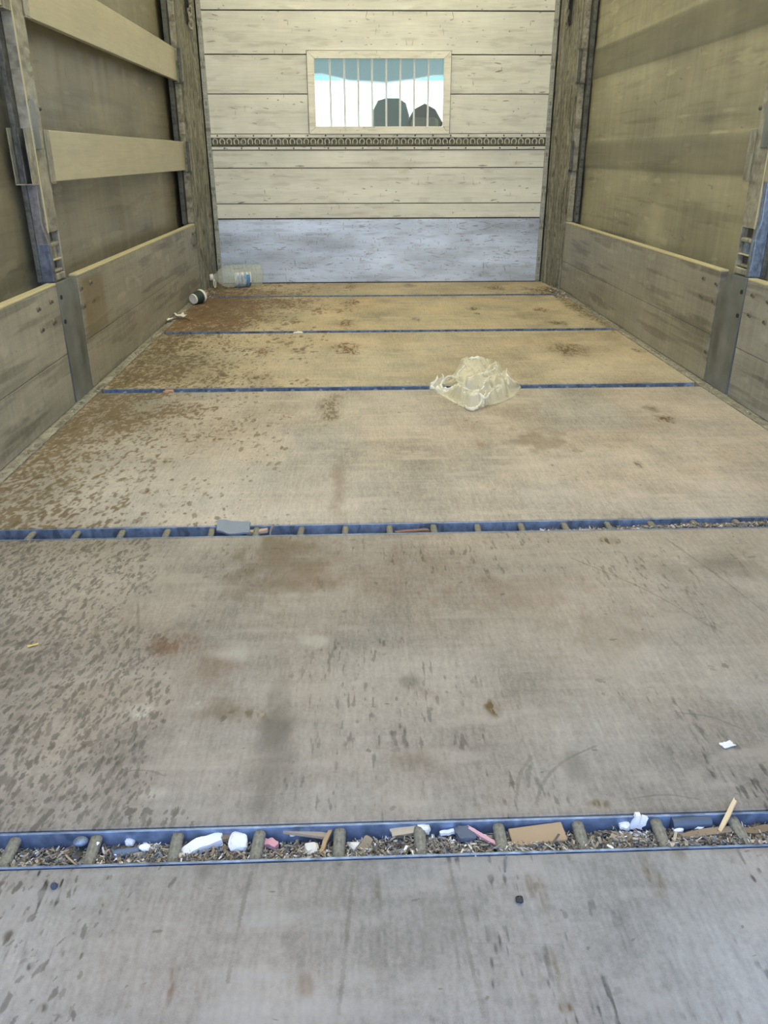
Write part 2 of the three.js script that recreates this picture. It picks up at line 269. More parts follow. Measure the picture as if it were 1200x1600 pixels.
// ---------------------------------------------------------------- front wall
{
  const wall = group('wall_front', [0, 0, ZF - .03], { kind: 'structure' });
  const s = new THREE.Shape([[-1.33, -.06], [1.33, -.06], [1.33, 2.36], [-1.33, 2.36]].map((p) => new THREE.Vector2(...p)));
  s.holes.push(new THREE.Path([[-.45, 1.0], [-.45, 1.445], [.45, 1.445], [.45, 1.0]].map((p) => new THREE.Vector2(...p))));
  const g = new THREE.ExtrudeGeometry(s, { depth: .03, bevelEnabled: false });
  part(wall, 'backing_panel', uvm(g), mDark, [0, 0, ZF - .06]);
  const row = (y0, y1, x0, x1, m = mPlank) => boxPart(wall, 'plank', m, x0, x1, y0 + .0025, y1 - .0025, ZF - .028, ZF, .0025);
  row(.003, .437, -1.14, 1.14, mKick); row(.44, .537, -1.14, 1.14); row(.537, .765, -1.14, 1.14); row(.765, .878, -1.14, 1.14);
  for (const q of [-1, 1]) { row(.976, 1.215, q < 0 ? -1.14 : .445, q < 0 ? -.445 : 1.14); row(1.215, 1.443, q < 0 ? -1.14 : .445, q < 0 ? -.445 : 1.14); }
  row(1.444, 1.688, -1.14, 1.14); row(1.69, 1.95, -1.14, 1.14); row(1.952, 2.34, -1.14, 1.14);
  // horizontal lashing rail with a row of rings
  const rail = thing('lashing_rail', 'cream metal lashing rail with a row of small rings under the barred window', 'rail', [0, .925, ZF]);
  boxPart(rail, 'flange', mPlank, -1.135, 1.135, .953, .975, ZF + .001, ZF + .010, .002);
  boxPart(rail, 'flange', mPlank, -1.135, 1.135, .880, .903, ZF + .001, ZF + .010, .002);
  boxPart(rail, 'channel', std({ map: tile(texGalv, .3, .3), color: new THREE.Color(.95, .9, .6), roughness: .7 }), -1.135, 1.135, .900, .956, ZF - .027, ZF - .018, .001);
  boxPart(rail, 'lip', mDark, -1.135, 1.135, .900, .906, ZF + .004, ZF + .014, .002);
  const ring = new THREE.TorusGeometry(.0165, .0042, 8, 20, Math.PI * 1.5).rotateZ(-Math.PI * .25).scale(.95, 1.15, 1), rivet = new THREE.SphereGeometry(.0055, 8, 6).scale(1, 1, .6), r = rng(5);
  for (let k = 0; k < 48; k++) part(rail, 'ring', ring, mPlank, [-1.11 + k * .0472, .929, ZF - .006], [0, 0, (r() - .5) * .4]);
  for (let k = 0; k < 19; k++) { part(rail, 'rivet', rivet, mDarkSteel, [-1.09 + k * .121, .966, ZF + .0105]); part(rail, 'rivet', rivet, mDarkSteel, [-1.05 + k * .117, .889, ZF + .0105]); }
}
{ // barred window in the front wall
  const win = group('window_1', [0, 1.22, ZF], { kind: 'structure' });
  const X = .472, x = .424, Y0 = .976, Y1 = 1.464, y0 = 1.022, y1 = 1.42, d = .014;
  const frame = (pts) => { const g = new THREE.ExtrudeGeometry(new THREE.Shape(pts.map((p) => new THREE.Vector2(...p))), { depth: d, bevelEnabled: true, bevelThickness: .004, bevelSize: .0005, bevelOffset: -.0012, bevelSegments: 2 }); part(win, 'window_frame', uvm(g, uvSeed++ * .3, .1), mFrame, [0, 0, ZF + .003]); };
  const seal = new THREE.Shape([[-X - .004, Y0 - .003], [X + .004, Y0 - .003], [X + .004, Y1 + .004], [-X - .004, Y1 + .004]].map((q) => new THREE.Vector2(...q)));
  seal.holes.push(new THREE.Path([[-x - .002, y0 - .002], [-x - .002, y1 + .002], [x + .002, y1 + .002], [x + .002, y0 - .002]].map((q) => new THREE.Vector2(...q))));
  part(win, 'window_seal', new THREE.ExtrudeGeometry(seal, { depth: .0015, bevelEnabled: false }), mDark, [0, 0, ZF - .0002]);
  frame([[-X, Y1], [-x, y1], [x, y1], [X, Y1]]); frame([[-X, Y0], [X, Y0], [x, y0], [-x, y0]]);
  frame([[-X, Y0], [-x, y0], [-x, y1], [-X, Y1]]); frame([[X, Y0], [X, Y1], [x, y1], [x, y0]]);
  for (const [a, b, c, e] of [[-.45, -.432, 1.0, 1.445], [.432, .45, 1.0, 1.445]]) boxPart(win, 'reveal', mPlank, a, b, c, e, ZF - .06, ZF - .003, .001);
  boxPart(win, 'reveal', mPlank, -.45, .45, 1.427, 1.445, ZF - .06, ZF - .003, .001); boxPart(win, 'reveal', mPlank, -.45, .45, 1.0, 1.018, ZF - .06, ZF - .003, .001);
  const bar = cyl(.0066, .0066, .42, 12);
  for (const q of [-.324, -.23, -.139, -.047, .047, .14, .233, .326]) part(win, 'window_bar', bar, mBars, [q, 1.222, ZF - .022]);
  const glass = phys({ color: 0xf8fbf6, roughness: .02, transmission: 1, thickness: 0, specularIntensity: .35 });
  part(win, 'pane', new THREE.BoxGeometry(.86, .41, .004), glass, [0, 1.222, ZF - .05]);
}
for (const s of [-1, 1]) { // mottled edge strips at both ends of the front wall
  const t = group('trim', [s * 1.15, 0, ZF], { kind: 'structure' }); t.name = s < 0 ? 'trim_1' : 'trim_2';
  const pts = []; for (let i = 0; i <= 30; i++) pts.push([-1 * (.014 + .004 * (vn(i * .9, 2, s + 5) - .5)), i / 30 * 2.34]);
  const sh = new THREE.Shape([...pts.map(([a, b]) => new THREE.Vector2(a, b)), new THREE.Vector2(.014, 2.34), new THREE.Vector2(.014, 0)]);
  const g = uvm(new THREE.ExtrudeGeometry(sh, { depth: .006, bevelEnabled: true, bevelSize: .001, bevelThickness: .001, bevelSegments: 1 }), .5 * s, 0); if (s > 0) g.rotateY(Math.PI).translate(0, 0, .008);
  part(t, 'strip', g, std({ map: tile(texGalv, .5, .5), color: new THREE.Color(1.45, 1.45, 1.4), roughness: .5, metalness: .15 }), [s * 1.148, .003, ZF + .001]);
}

// ---------------------------------------------------------------- tarpaulin side walls and roof
function curtain(name, s, m, ripple) {
  const L = 6.0, Hh = 2.1, g = new THREE.BoxGeometry(.004, Hh, L, 1, 150, 220), p = g.attributes.position, uv = g.attributes.uv;
  for (let i = 0; i < p.count; i++) {
    const y = p.getY(i) + Hh / 2 + .3, z = p.getZ(i) + .03 - L / 2;
    p.setX(i, p.getX(i) + ripple(y, z)); uv.setXY(i, (z - .03 + L) / L, (y - .3) / Hh);
  }
  g.computeVertexNormals();
  const w = shadow(new THREE.Mesh(g, m)); w.name = name; w.userData.kind = 'structure'; w.position.set(s * (s < 0 ? 1.325 : 1.307), .3 + Hh / 2, .03 - L / 2); scene.add(w); return w;
}
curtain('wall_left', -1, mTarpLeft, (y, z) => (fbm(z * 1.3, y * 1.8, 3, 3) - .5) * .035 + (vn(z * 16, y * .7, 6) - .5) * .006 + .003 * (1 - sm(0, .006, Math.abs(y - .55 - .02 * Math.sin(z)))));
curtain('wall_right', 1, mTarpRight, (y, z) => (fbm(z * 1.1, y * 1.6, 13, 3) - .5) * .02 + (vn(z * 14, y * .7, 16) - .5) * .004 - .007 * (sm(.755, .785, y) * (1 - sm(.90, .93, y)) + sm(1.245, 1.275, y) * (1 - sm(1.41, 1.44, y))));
{
  const roof = group('ceiling', [0, 2.36, -3.2], { kind: 'structure' });
  part(roof, 'roof_sheet', new THREE.BoxGeometry(2.68, .003, 6.05), phys({ color: new THREE.Color(.925, .875, .69), roughness: 1, transmission: .55, thickness: 0, side: THREE.DoubleSide }), [0, 2.362, -3.0]);
}
const ground = shadow(new THREE.Mesh(new THREE.CylinderGeometry(60, 60, .2, 64), std({ color: new THREE.Color(.33, .32, .30), roughness: .95 })));
ground.name = 'ground'; ground.userData.kind = 'structure'; ground.position.set(0, -1.25, 0); scene.add(ground);

// ---------------------------------------------------------------- drop sides
function dropTexture(seed, L, base, rust) {
  const w = 2048, h = 512, m = new Float32Array(w * h), r = rng(seed);
  for (let i = 0; i < 120; i++) stampInto(m, w, h, r() * w, r() * h, 3 + r() * r() * 26, 1 + r() * 4, (r() - .5) * .6 + (r() < .25 ? 1.4 : 0), .5 * r(), i);
  return tex(w, h, (i, j, o) => {
    const z = i / w * L, y = j / h * .44, st = vn(z * 3, y * 130, seed), lo = fbm(z * 3, y * 7, seed + 1, 4), hz = sm(.54, .7, fbm(z * 2.2, y * 26, seed + 2, 4)), ve = vn(z * 60, y * 7, seed + 4), fi = vn(z * 300, y * 300, seed + 5);  // hz: shade of ripples put into the colour as long dark streaks
    const k = 1 + (st - .5) * .12 + (lo - .5) * .55 + (ve - .5) * .16 + (fi - .5) * .14 - hz * .34, d = m[j * w + i];
    for (let c = 0; c < 3; c++) o[c] = lerp(base[c] * k, .06, d * .6);
    const pale = sm(.66, .82, fbm(z * 9, y * 22, seed + 7, 3)) * .3; for (let c = 0; c < 3; c++) o[c] = lerp(o[c], base[c] * 1.7, pale);
    for (const [z0, z1, y0, y1, a] of rust) { const q = a * sm(z0 - .02, z0 + .05, z) * (1 - sm(z1 - .02, z1 + .03, z)) * sm(y0, y0 + .02, y) * (1 - sm(y1 - .02, y1, y)) * (.4 + .9 * fbm(z * 14, y * 9, seed + 8, 3)); o[0] = lerp(o[0], .17, q); o[1] = lerp(o[1], .115, q); o[2] = lerp(o[2], .045, q); }
  }, { repeat: false });
}
function dropSide(label, s, z0, z1, seed, base, rust, bolts) {
  const L = z1 - z0, t = thing('drop_side', label, 'side board', [s * 1.24, 0, (z0 + z1) / 2]);
  const m = std({ map: dropTexture(seed, L, base, rust), roughness: .46, metalness: .15 });
  const boards = [[.005, .189], [.1905, .43]];
  for (const [y0, y1] of boards) {
    const g = new RoundedBoxGeometry(.032, y1 - y0, L, 2, .0025), p = g.attributes.position, uv = g.attributes.uv;
    for (let i = 0; i < p.count; i++) uv.setXY(i, (p.getZ(i) + L / 2) / L, (p.getY(i) + (y0 + y1) / 2) / .44);
    part(t, 'side_plank', g, m, [s * 1.241, (y0 + y1) / 2, (z0 + z1) / 2]);
  }
  boxPart(t, 'top_edge', mGasket, s * 1.2245, s * 1.2575, .43, .4385, z0, z1, .003);
  const bolt = new THREE.SphereGeometry(.0105, 14, 10).scale(.55, 1, 1), nut = cyl(.0055, .0055, .006, 6).rotateZ(Math.PI / 2);
  for (const [z, y] of bolts) { const b = part(t, 'bolt', bolt, mBolt(), [s * 1.2245, y, z]); part(b, 'bolt_tip', nut, mDarkSteel, [s * 1.218, y, z]); }
  return t;
}
function mBolt() { return mBolt.m ??= std({ map: tile(texGalv, .1, .1), color: new THREE.Color(.8, .68, .5), roughness: .6, metalness: .3 }); }
const quad = (z, dz, a = .388, b = .32) => [[z, a], [z + dz, a - .004], [z, b], [z + dz, b - .004]];
dropSide('long left side board with rust stained bolts between the middle post and the front corner', -1, -5.565, -3.122, 201, [.30, .28, .225], [[2.12, 2.40, .17, .42, .6]], [...quad(-3.262, .122), ...quad(-5.53, .09)]);
dropSide('near left side board from the middle post to the rear, with ripple shade painted as long dark streaks', -1, -2.892, -.03, 211, [.32, .31, .265], [], quad(-2.81, .12));
dropSide('long plain grey right side board between the middle post and the front corner', 1, -5.565, -3.122, 223, [.30, .285, .24], [], [...quad(-3.258, .122), [-3.03 - .1, .12]]);
dropSide('near right side board from the middle post to the rear, with bright bolts', 1, -2.892, -.03, 229, [.31, .31, .285], [], [...quad(-2.829, .118)]);

// ---------------------------------------------------------------- middle posts
function sidePost(s, label) {
  const t = thing('side_post', label, 'post', [s * 1.255, 0, -2.99]);
  const B = (parent, name, m, xa, xb, y0, y1, z0, z1, r, sw) => boxPart(parent, name, m, s * xa, s * xb, y0, y1, z0, z1, r, sw);
  // lower plate, flush with the side boards, cut back at its top far corner
  part(t, 'base_plate', sideExtrude([[-2.915, .006], [-3.112, .006], [-3.115, .30], [-3.105, .36], [-3.06, .432], [-2.905, .434]], .03), mBasePlate, [s * 1.241, 0, 0]);
  B(t, 'gap_strip', s < 0 ? mDark : mSteelBlue, 1.246, 1.258, .006, .30, -2.9, -2.894, .001);
  const hole = cyl(.008, .008, .012, 12).rotateX(Math.PI / 2).rotateY(Math.PI / 2);
  for (const y of [.385, .30]) part(t, 'pin_hole', hole, mDark, [s * 1.2285, y, -2.922]);
  // upright
  B(t, 'upright', mGalv, 1.238, 1.272, .60, 2.345, -3.042, -2.932, .003, true);
  B(t, 'rear_flange', mDarkSteel, 1.272, 1.288, .44, 2.345, -3.075, -2.895, .002, true);
  B(t, 'upright_edge', mGasket, 1.2345, 1.2385, .60, 2.345, -2.9365, -2.9305, .001, true);
  // rounded cover tab near the edge
  const tab = [[-2.938, .865], [-2.99, .865], [-2.99, .985]]; for (let i = 1; i < 8; i++) tab.push([-2.964 - .026 * Math.cos(i / 8 * Math.PI), .985 + .026 * Math.sin(i / 8 * Math.PI)]); tab.push([-2.938, .985]);
  part(t, 'cover_tab', sideExtrude(tab, .007), mBasePlate, [s * 1.235, 0, 0]);
  // U-shaped pockets that take the side laths, towards the rear and towards the front
  for (const [y0, y1] of [[.758, .925], [1.258, 1.435]]) {
    const p = B(t, 'slat_pocket', mGalv, 1.2365, 1.2405, y0, y1, -2.933, -2.868, .0015);
    B(p, 'pocket_cheek', mGalv, 1.290, 1.294, y0, y1, -2.933, -2.868, .0015); B(p, 'pocket_floor', mGalv, 1.2365, 1.294, y0 - .004, y0, -2.933, -2.868, .0015);
    B(p, 'pocket_web', mDarkSteel, 1.262, 1.270, y0, y1, -2.931, -2.884, .0015);
    const q = B(t, 'slat_pocket', mGalv, 1.2335, 1.2372, y0, y1, -3.088, -3.04, .0015);
    B(q, 'pocket_floor', mGalv, 1.2335, 1.268, y0 - .005, y0 - .001, -3.088, -3.04, .0015);
  }
  // locking blade down the rear face of the post
  const bl = new THREE.Shape([[.0, .755], [.036, .755], [.040, .66], [.044, .56], [.046, .44], [-.006, .44], [-.008, .56], [.004, .63]].map(([a, b]) => new THREE.Vector2(a, b)));
  const bg = uvm(new THREE.ExtrudeGeometry(bl, { depth: .02, bevelEnabled: true, bevelSize: .002, bevelThickness: .002, bevelSegments: 2 })); if (s < 0) bg.scale(-1, 1, 1), flip(bg);
  part(t, 'locking_blade', bg, s < 0 ? mBladeDark : mSteelBlue, [s * 1.242, 0, -2.928]);
  B(t, 'blade_foot', s < 0 ? mFootDark : mSteelBlue, 1.232, 1.288, .438, .565, -2.918, -2.903, .004);
  // stepped latch below the upright
  const la = B(t, 'latch', mDarkSteel, 1.262, 1.272, .436, .60, -3.038, -2.935, .002);
  B(la, 'latch_rail', mGalv, 1.238, 1.264, .436, .602, -2.945, -2.936, .002); B(la, 'latch_rail', mGalv, 1.238, 1.264, .436, .602, -3.042, -3.034, .002);
  B(la, 'latch_step', mGalv, 1.236, 1.268, .438, .462, -3.036, -2.943, .005); B(la, 'latch_step', mGalv, 1.242, 1.266, .464, .474, -3.036, -2.943, .004);
  B(la, 'latch_step', mGasket, 1.240, 1.262, .505, .511, -3.036, -2.943, .002); B(la, 'latch_step', mGalv, 1.240, 1.266, .55, .566, -3.036, -2.943, .006);
  const w = part(la, 'latch_wedge', uvm(new THREE.CylinderGeometry(.03, .036, .05, 4, 1).rotateY(Math.PI / 4).scale(.45, 1, .9)), s < 0 ? mGalv : mSteelBlue, [s * 1.255, .535, -2.99]);
  part(t, 'peg', cyl(.006, .008, .022, 10).rotateX(Math.PI / 2), mDarkSteel, [s * 1.243, .99, -3.05]);
  return t;
}
function flip(g) { const a = g.attributes; for (const k of ['position', 'normal', 'uv']) { const at = a[k], n = at.itemSize, v = at.array; for (let i = 0; i < at.count; i += 3) for (let c = 0; c < n; c++) { const q = v[(i + 1) * n + c]; v[(i + 1) * n + c] = v[(i + 2) * n + c]; v[(i + 2) * n + c] = q; } } g.computeVertexNormals(); return g; }
sidePost(-1, 'grey steel post with empty slat pocket on the left side, holding the two side laths');
sidePost(1, 'grey steel post with bluish locking blade on the right side, no slats fitted');

// side laths on the left
function slat(label, y0, y1, z0, z1) { return solo('wooden_lath', label, 'slat', bx(.024, y1 - y0, z1 - z0, .003), mSlat, [-1.2525, (y0 + y1) / 2, (z0 + z1) / 2]); }
slat('lower tan side lath across the left tarpaulin, between post and front corner', .760, .925, -5.53, -3.05);
slat('upper tan side lath across the left tarpaulin, crossing the top of the picture', 1.259, 1.436, -5.53, -3.05);
slat('short visible end of a tan lath in the top left corner, rear of the post', 1.259, 1.436, -2.882, -.04);

// ---------------------------------------------------------------- front corners
for (const s of [-1, 1]) {
  const side = s < 0 ? 'left' : 'right';
  const t = thing('corner_pillar', `grimy ribbed steel pillar in the front ${side} corner beside the front wall`, 'pillar', [s * 1.22, 0, -5.76]);
  // ribbed face: outline in plan (distance from the middle, z)
  const o = [[1.298, -5.945], [1.172, -5.945]]; const ribs = [[-5.925, 1.172], [-5.918, 1.182], [-5.895, 1.182], [-5.89, 1.172], [-5.862, 1.174], [-5.855, 1.192], [-5.81, 1.194], [-5.80, 1.186], [-5.725, 1.192], [-5.715, 1.205], [-5.69, 1.206], [-5.682, 1.196], [-5.63, 1.202], [-5.62, 1.214], [-5.6, 1.216], [-5.594, 1.208], [-5.574, 1.212]];
  for (const [z, x] of ribs) o.push([x, z]); o.push([1.298, -5.574]);
  const sh = new THREE.Shape(o.map(([x, z]) => new THREE.Vector2(s * x, -z)));
  const g = new THREE.ExtrudeGeometry(sh, { depth: 2.34, bevelEnabled: false, steps: 1 }); g.rotateX(-Math.PI / 2); // (x, y) -> (x, z = -y)
  part(t, 'pillar_body', uvm(g, s * .37, .1, true), mPillar, [0, .003, 0]);
  const c = thing('corner_post', `pale upright bar with two slat brackets beside the front ${side} pillar`, 'post', [s * 1.24, 0, -5.55]);
  boxPart(c, 'upright', mGalvDusty(), s * 1.228, s * 1.264, .440, 2.345, -5.572, -5.535, .007, true);
  boxPart(c, 'guide_strip', mDarkSteel, s * 1.266, s * 1.29, .44, 2.345, -5.57, -5.49, .002, true);
  for (const [y0, y1] of [[.752, .925], [1.252, 1.436]]) {
    const b = boxPart(c, 'bracket', mDarkSteel, s * 1.212, s * 1.2275, y0, y1, -5.572, -5.522, .003);
    boxPart(b, 'bracket_lip', mGalv, s * 1.208, s * 1.2125, y0 + .008, y1 - .008, -5.556, -5.541, .002);
    boxPart(b, 'bracket_floor', mDarkSteel, s * 1.2225, s * 1.268, y0 - .006, y0 - .001, -5.575, -5.51, .001);
  }
  // hanging chain
  const ch = thing('hanging_chain', `short rusty steel chain hanging down the front ${side} pillar at the top edge`, 'chain', [s * 1.168, 1.6, -5.75]);
  const link = new THREE.TorusGeometry(.0135, .0046, 8, 18).scale(1, 1.75, 1);
  for (let k = 0; k < 13; k++) part(ch, 'link', link, mChain, [s * (1.168 + (k % 2) * .002), 1.585 + k * .035, -5.75 + .004 * Math.sin(k * 1.3)], [0, k % 2 ? Math.PI / 2 - .3 : .5, .06 * Math.sin(k * 2.1)]);
  part(ch, 'hook', tube([[0, .05, 0], [0, .02, .012], [0, -.01, .02], [s * .01, -.025, 0], [s * .02, .0, -.01], [s * .03, .03, 0]], .006), mDarkSteel, [s * 1.168, 1.70, -5.742]);
  part(ch, 'wall_bracket', bx(.05, .05, .04, .004), mDarkSteel, [s * 1.185, 2.05, -5.75]); part(ch, 'smudge_plate', bx(.006, .15, .085, .002), mDark, [s * 1.186, 1.66, -5.755]);  // thin dark plate added to stand for the black smudge behind the chain
}

// ---------------------------------------------------------------- driver's cab seen through the window
{
  const cab = thing('truck_cab', 'bright truck cab with blue tinted windscreen band seen through the barred window', 'cab', [0, 0, -7.2]);
  const mc = std({ color: new THREE.Color(.5, .5, .47), roughness: .7 });
  boxPart(cab, 'roof', mc, -1.1, 1.1, 1.66, 1.71, -7.75, -6.15, .02);
  boxPart(cab, 'floor_panel', mc, -1.1, 1.1, -.15, -.1, -8.0, -6.15, .01);
  boxPart(cab, 'dashboard', std({ color: new THREE.Color(.06, .06, .06), roughness: .7 }), -1.05, 1.05, .2, .62, -7.95, -7.55, .05);
  for (const s of [-1, 1]) { boxPart(cab, 'door_panel', mc, s * 1.06, s * 1.1, -.1, .7, -7.9, -6.15, .01); boxPart(cab, 'roof_pillar', mc, s * 1.04, s * 1.1, .7, 1.67, -6.32, -6.15, .01); boxPart(cab, 'roof_pillar', mc, s * 1.05, s * 1.1, .7, 1.67, -7.72, -7.64, .01); }
  const clear = phys({ color: 0xffffff, roughness: .02, transmission: 1, thickness: 0 });
  part(cab, 'windscreen', new THREE.BoxGeometry(2.08, .85, .005), clear, [0, 1.0, -7.68]);
  // roof shelf over the windscreen, its lower edge dipping in the middle, above a blue tinted strip
  const p = [[-1.04, 1.665], [-1.04, 1.475], [-.42, 1.47], [-.2, 1.425], [.1, 1.41], [.35, 1.435], [.5, 1.46], [1.04, 1.465], [1.04, 1.665]];
  part(cab, 'roof_shelf', new THREE.ExtrudeGeometry(new THREE.Shape(p.map((q) => new THREE.Vector2(...q))), { depth: .16, bevelEnabled: true, bevelSize: .01, bevelThickness: .01, bevelSegments: 2 }), std({ color: new THREE.Color(.38, .54, .54), roughness: .5 }), [0, 0, -7.64]);
  boxPart(cab, 'sun_band', phys({ color: new THREE.Color(.45, .78, .95), roughness: .05, transmission: 1, thickness: 0 }), -1.04, 1.04, 1.425, 1.5, -7.672, -7.668, .001);
  function seat(x, z, m, top, w, hex, bm = m, bt = 1.02, bw = .5) {
    const t = part(cab, 'seat', bx(bw, bt - .4, .13, .05), bm, [x, (bt + .4) / 2, z]);
    part(t, 'cushion', bx(.5, .14, .5, .05), m, [x, .34, z - .28]); part(t, 'seat_base', bx(.42, .38, .42, .03), mDarkSteel, [x, .09, z - .25]);
    const pts = hex ? [[-w / 2, -.1], [-w / 2 - .01, -.02], [-w * .34, .055], [0, .09], [w * .34, .055], [w / 2 + .02, -.03], [w * .44, -.1]] : [[-w / 2, -.11], [-w / 2, .02], [-w * .38, .075], [-w * .15, .09], [w * .2, .09], [w * .4, .06], [w / 2, -.02], [w / 2, -.11]];
    const g = new THREE.ExtrudeGeometry(new THREE.Shape(pts.map((q) => new THREE.Vector2(...q))), { depth: .06, bevelEnabled: true, bevelSize: .012, bevelThickness: .02, bevelSegments: 4 });
    part(t, 'headrest', g, m, [x, top - .1, z - .03]);
    for (const q of [-.06, .06]) part(t, 'headrest_rod', cyl(.006, .006, .2, 8), mDarkSteel, [x + q, top - .22, z]);
  }
  const sm1 = std({ color: new THREE.Color(.25, .30, .20), roughness: .85 });
  seat(.115, -6.75, sm1, 1.235, .25, false); seat(.355, -6.60, std({ color: new THREE.Color(.15, .14, .03), roughness: .85 }), 1.19, .21, true, std({ color: new THREE.Color(.25, .24, .10), roughness: .85 }), 1.115, .235);
  seat(-.60, -6.75, std({ color: new THREE.Color(.20, .24, .24), roughness: .85 }), 1.29, .25, false);
}

// ---------------------------------------------------------------- objects lying about
{ // water bottle on its side in the front left corner
  const R = .074, t = thing('water_bottle', 'large clear plastic water bottle lying on its side in the front left corner', 'bottle', [-1.0, .002, -5.785]);
  const prof = [[0, .168], [.05, .168], [.068, .160]]; for (let i = 0; i <= 60; i++) { const x = .150 - i / 60 * .235; prof.push([R - -0 + .0085 * Math.pow(.5 + .5 * Math.cos(i / 60 * 2 * Math.PI * 8), 2) * (i > 6 ? 1 : 0), x]); }
  prof.push([.068, -.10], [.052, -.125], [.030, -.15], [.020, -.162], [.019, -.178], [0, -.178]);
  const g = new THREE.LatheGeometry(prof.map(([r, y]) => new THREE.Vector2(Math.max(r, .0001), y)).reverse(), 40).rotateZ(Math.PI / 2).rotateY(Math.PI).rotateY(Math.PI);
  const pet = phys({ color: new THREE.Color(.93, .96, .93), roughness: .1, transmission: .78, thickness: 0, ior: 1.45, side: THREE.DoubleSide });
  g.rotateY(Math.PI); // neck towards the left wall
  if (new THREE.Box3().setFromBufferAttribute(g.attributes.position).min.x > -.17) g.rotateY(Math.PI);
  const C = [-1.0, .002 + R, -5.785];
  part(t, 'bottle_body', g, pet, C);
  const cap = new THREE.LatheGeometry([[0, 0], [.018, 0], [.021, .002], [.021, .017], [.0235, .019], [.0235, .023], [0, .023]].map(([a, b]) => new THREE.Vector2(a, b)), 28).rotateZ(-Math.PI / 2);
  part(t, 'cap', cap, mWhite, [C[0] - .198, C[1], C[2]]);
  part(t, 'carry_handle', new THREE.TorusGeometry(.026, .0042, 8, 28).scale(.5, 1, 1).rotateY(.9), mWhite, [C[0] - .168, C[1] - .042, C[2] + .012]);
  const lt = tex(512, 256, (i, j, o) => {
    const u = i / 512, v = j / 256; let c = [.72, .76, .82];
    const n = fbm(u * 9, v * 5, 301, 3); if (n > .52) c = [.36, .52, .72]; if (n < .4) c = [.84, .85, .9];
    if (u > .70 && u < .92) c = v < .86 ? [.05, .30, .72] : [.7, .75, .8];
    if (u > .9 && v < .42) c = [.03, .05, .12];
    if (u > .93 && v > .42) c = [.8, .82, .85];
    o[0] = c[0]; o[1] = c[1]; o[2] = c[2];
  }, { repeat: false });
  const L = new THREE.CylinderGeometry(R + .0015, R + .0015, .115, 48, 1, true, Math.PI * .48, Math.PI * .55), p = L.attributes.uv;
  for (let i = 0; i < p.count; i++) { const u = p.getX(i), v = p.getY(i); p.setXY(i, v, 1 - u); }
  L.rotateZ(-Math.PI / 2).rotateX(Math.PI * -.62);
  part(t, 'label', L, std({ map: lt, roughness: .4, side: THREE.DoubleSide }), [C[0] + .02, C[1], C[2]]);
  t.rotation.y = .34;
}
{ // paper cup against the left wall
  const t = thing('paper_cup', 'white paper cup with dark green sleeve lying against the left side board', 'cup', [-1.165, .045, -5.1]);
  const holder = new THREE.Group(); 
  const wall = new THREE.LatheGeometry([[.030, 0], [.0385, .082], [.0405, .0825], [.0415, .085], [.0405, .0875], [.0385, .087], [.0372, .083], [.029, .006]].map(([a, b]) => new THREE.Vector2(a, b)), 40);
  const base = new THREE.LatheGeometry([[.0001, .004], [.0285, .004], [.0298, 0], [.0285, .0065], [.0001, .0065]].map(([a, b]) => new THREE.Vector2(a, b)), 40);
  const sl = new THREE.LatheGeometry([[.0312, .012], [.0318, .0112], [.0382, .070], [.0374, .070]].map(([a, b]) => new THREE.Vector2(a, b)), 40);
  // axis from the base (towards the camera and left) to the rim
  const q = new THREE.Quaternion().setFromUnitVectors(new THREE.Vector3(0, 1, 0), new THREE.Vector3(.50, .12, -.86).normalize()); const at = new THREE.Vector3(-1.188, .0325, -5.065);
  for (const g of [wall, base, sl]) g.applyQuaternion(q);
  part(t, 'cup_wall', wall, mWhite, at.toArray()); part(t, 'cup_base', base, mWhite, at.toArray()); part(t, 'sleeve', sl, std({ color: new THREE.Color(.022, .05, .048), roughness: .6 }), at.toArray());
}
function crumple(w, d, h, seed, n = 26, curl = .5) { // small bent scrap, with thickness
  const g = new THREE.BoxGeometry(w, .0012, d, n, 1, n), p = g.attributes.position;
  for (let i = 0; i < p.count; i++) {
    const x = p.getX(i), z = p.getZ(i), u = x / w, v = z / d, e = 1 - .22 * vn(Math.atan2(v, u) * 3 + 9, 2, seed);
    const y = h * (curl * (u * u + v * v) * 2.2 + .8 * Math.abs(vn(u * 3 + 5, v * 3 + 2, seed) - .5) + .4 * Math.abs(vn(u * 7, v * 7, seed + 1) - .5));
    p.setXYZ(i, x * e, p.getY(i) + y, z * e);
  }
  const f = toCreasedNormals(g, .5); f.computeBoundingBox(); f.translate(0, -f.boundingBox.min.y, 0); return f;
}
const scrapAt = (label, w, d, h, seed, at, m = mWhite, ry = 0, cat = 'scrap') => { const o = solo('paper_scrap', label, cat, crumple(w, d, h, seed), m, at); o.rotation.y = ry; return o; };
scrapAt('small bent white paper scrap at the foot of the left side board, below the cup', .055, .10, .03, 401, [-1.175, .001, -4.62], mWhite, .5);
scrapAt('tiny white paper scrap leaning on the left side board, nearest the camera of the two', .03, .07, .035, 402, [-1.212, .003, -4.5], mWhite, .1);
solo('twig', 'thin curved dark twig beside the white paper scraps on the left floor edge', 'twig', tube([[-.04, 0, .06], [-.025, .012, .03], [.01, .016, 0], [.06, .012, -.02], [.08, .002, -.02]], .003), std({ color: new THREE.Color(.10, .075, .04), roughness: .9 }), [-1.185, .004, -4.49]);
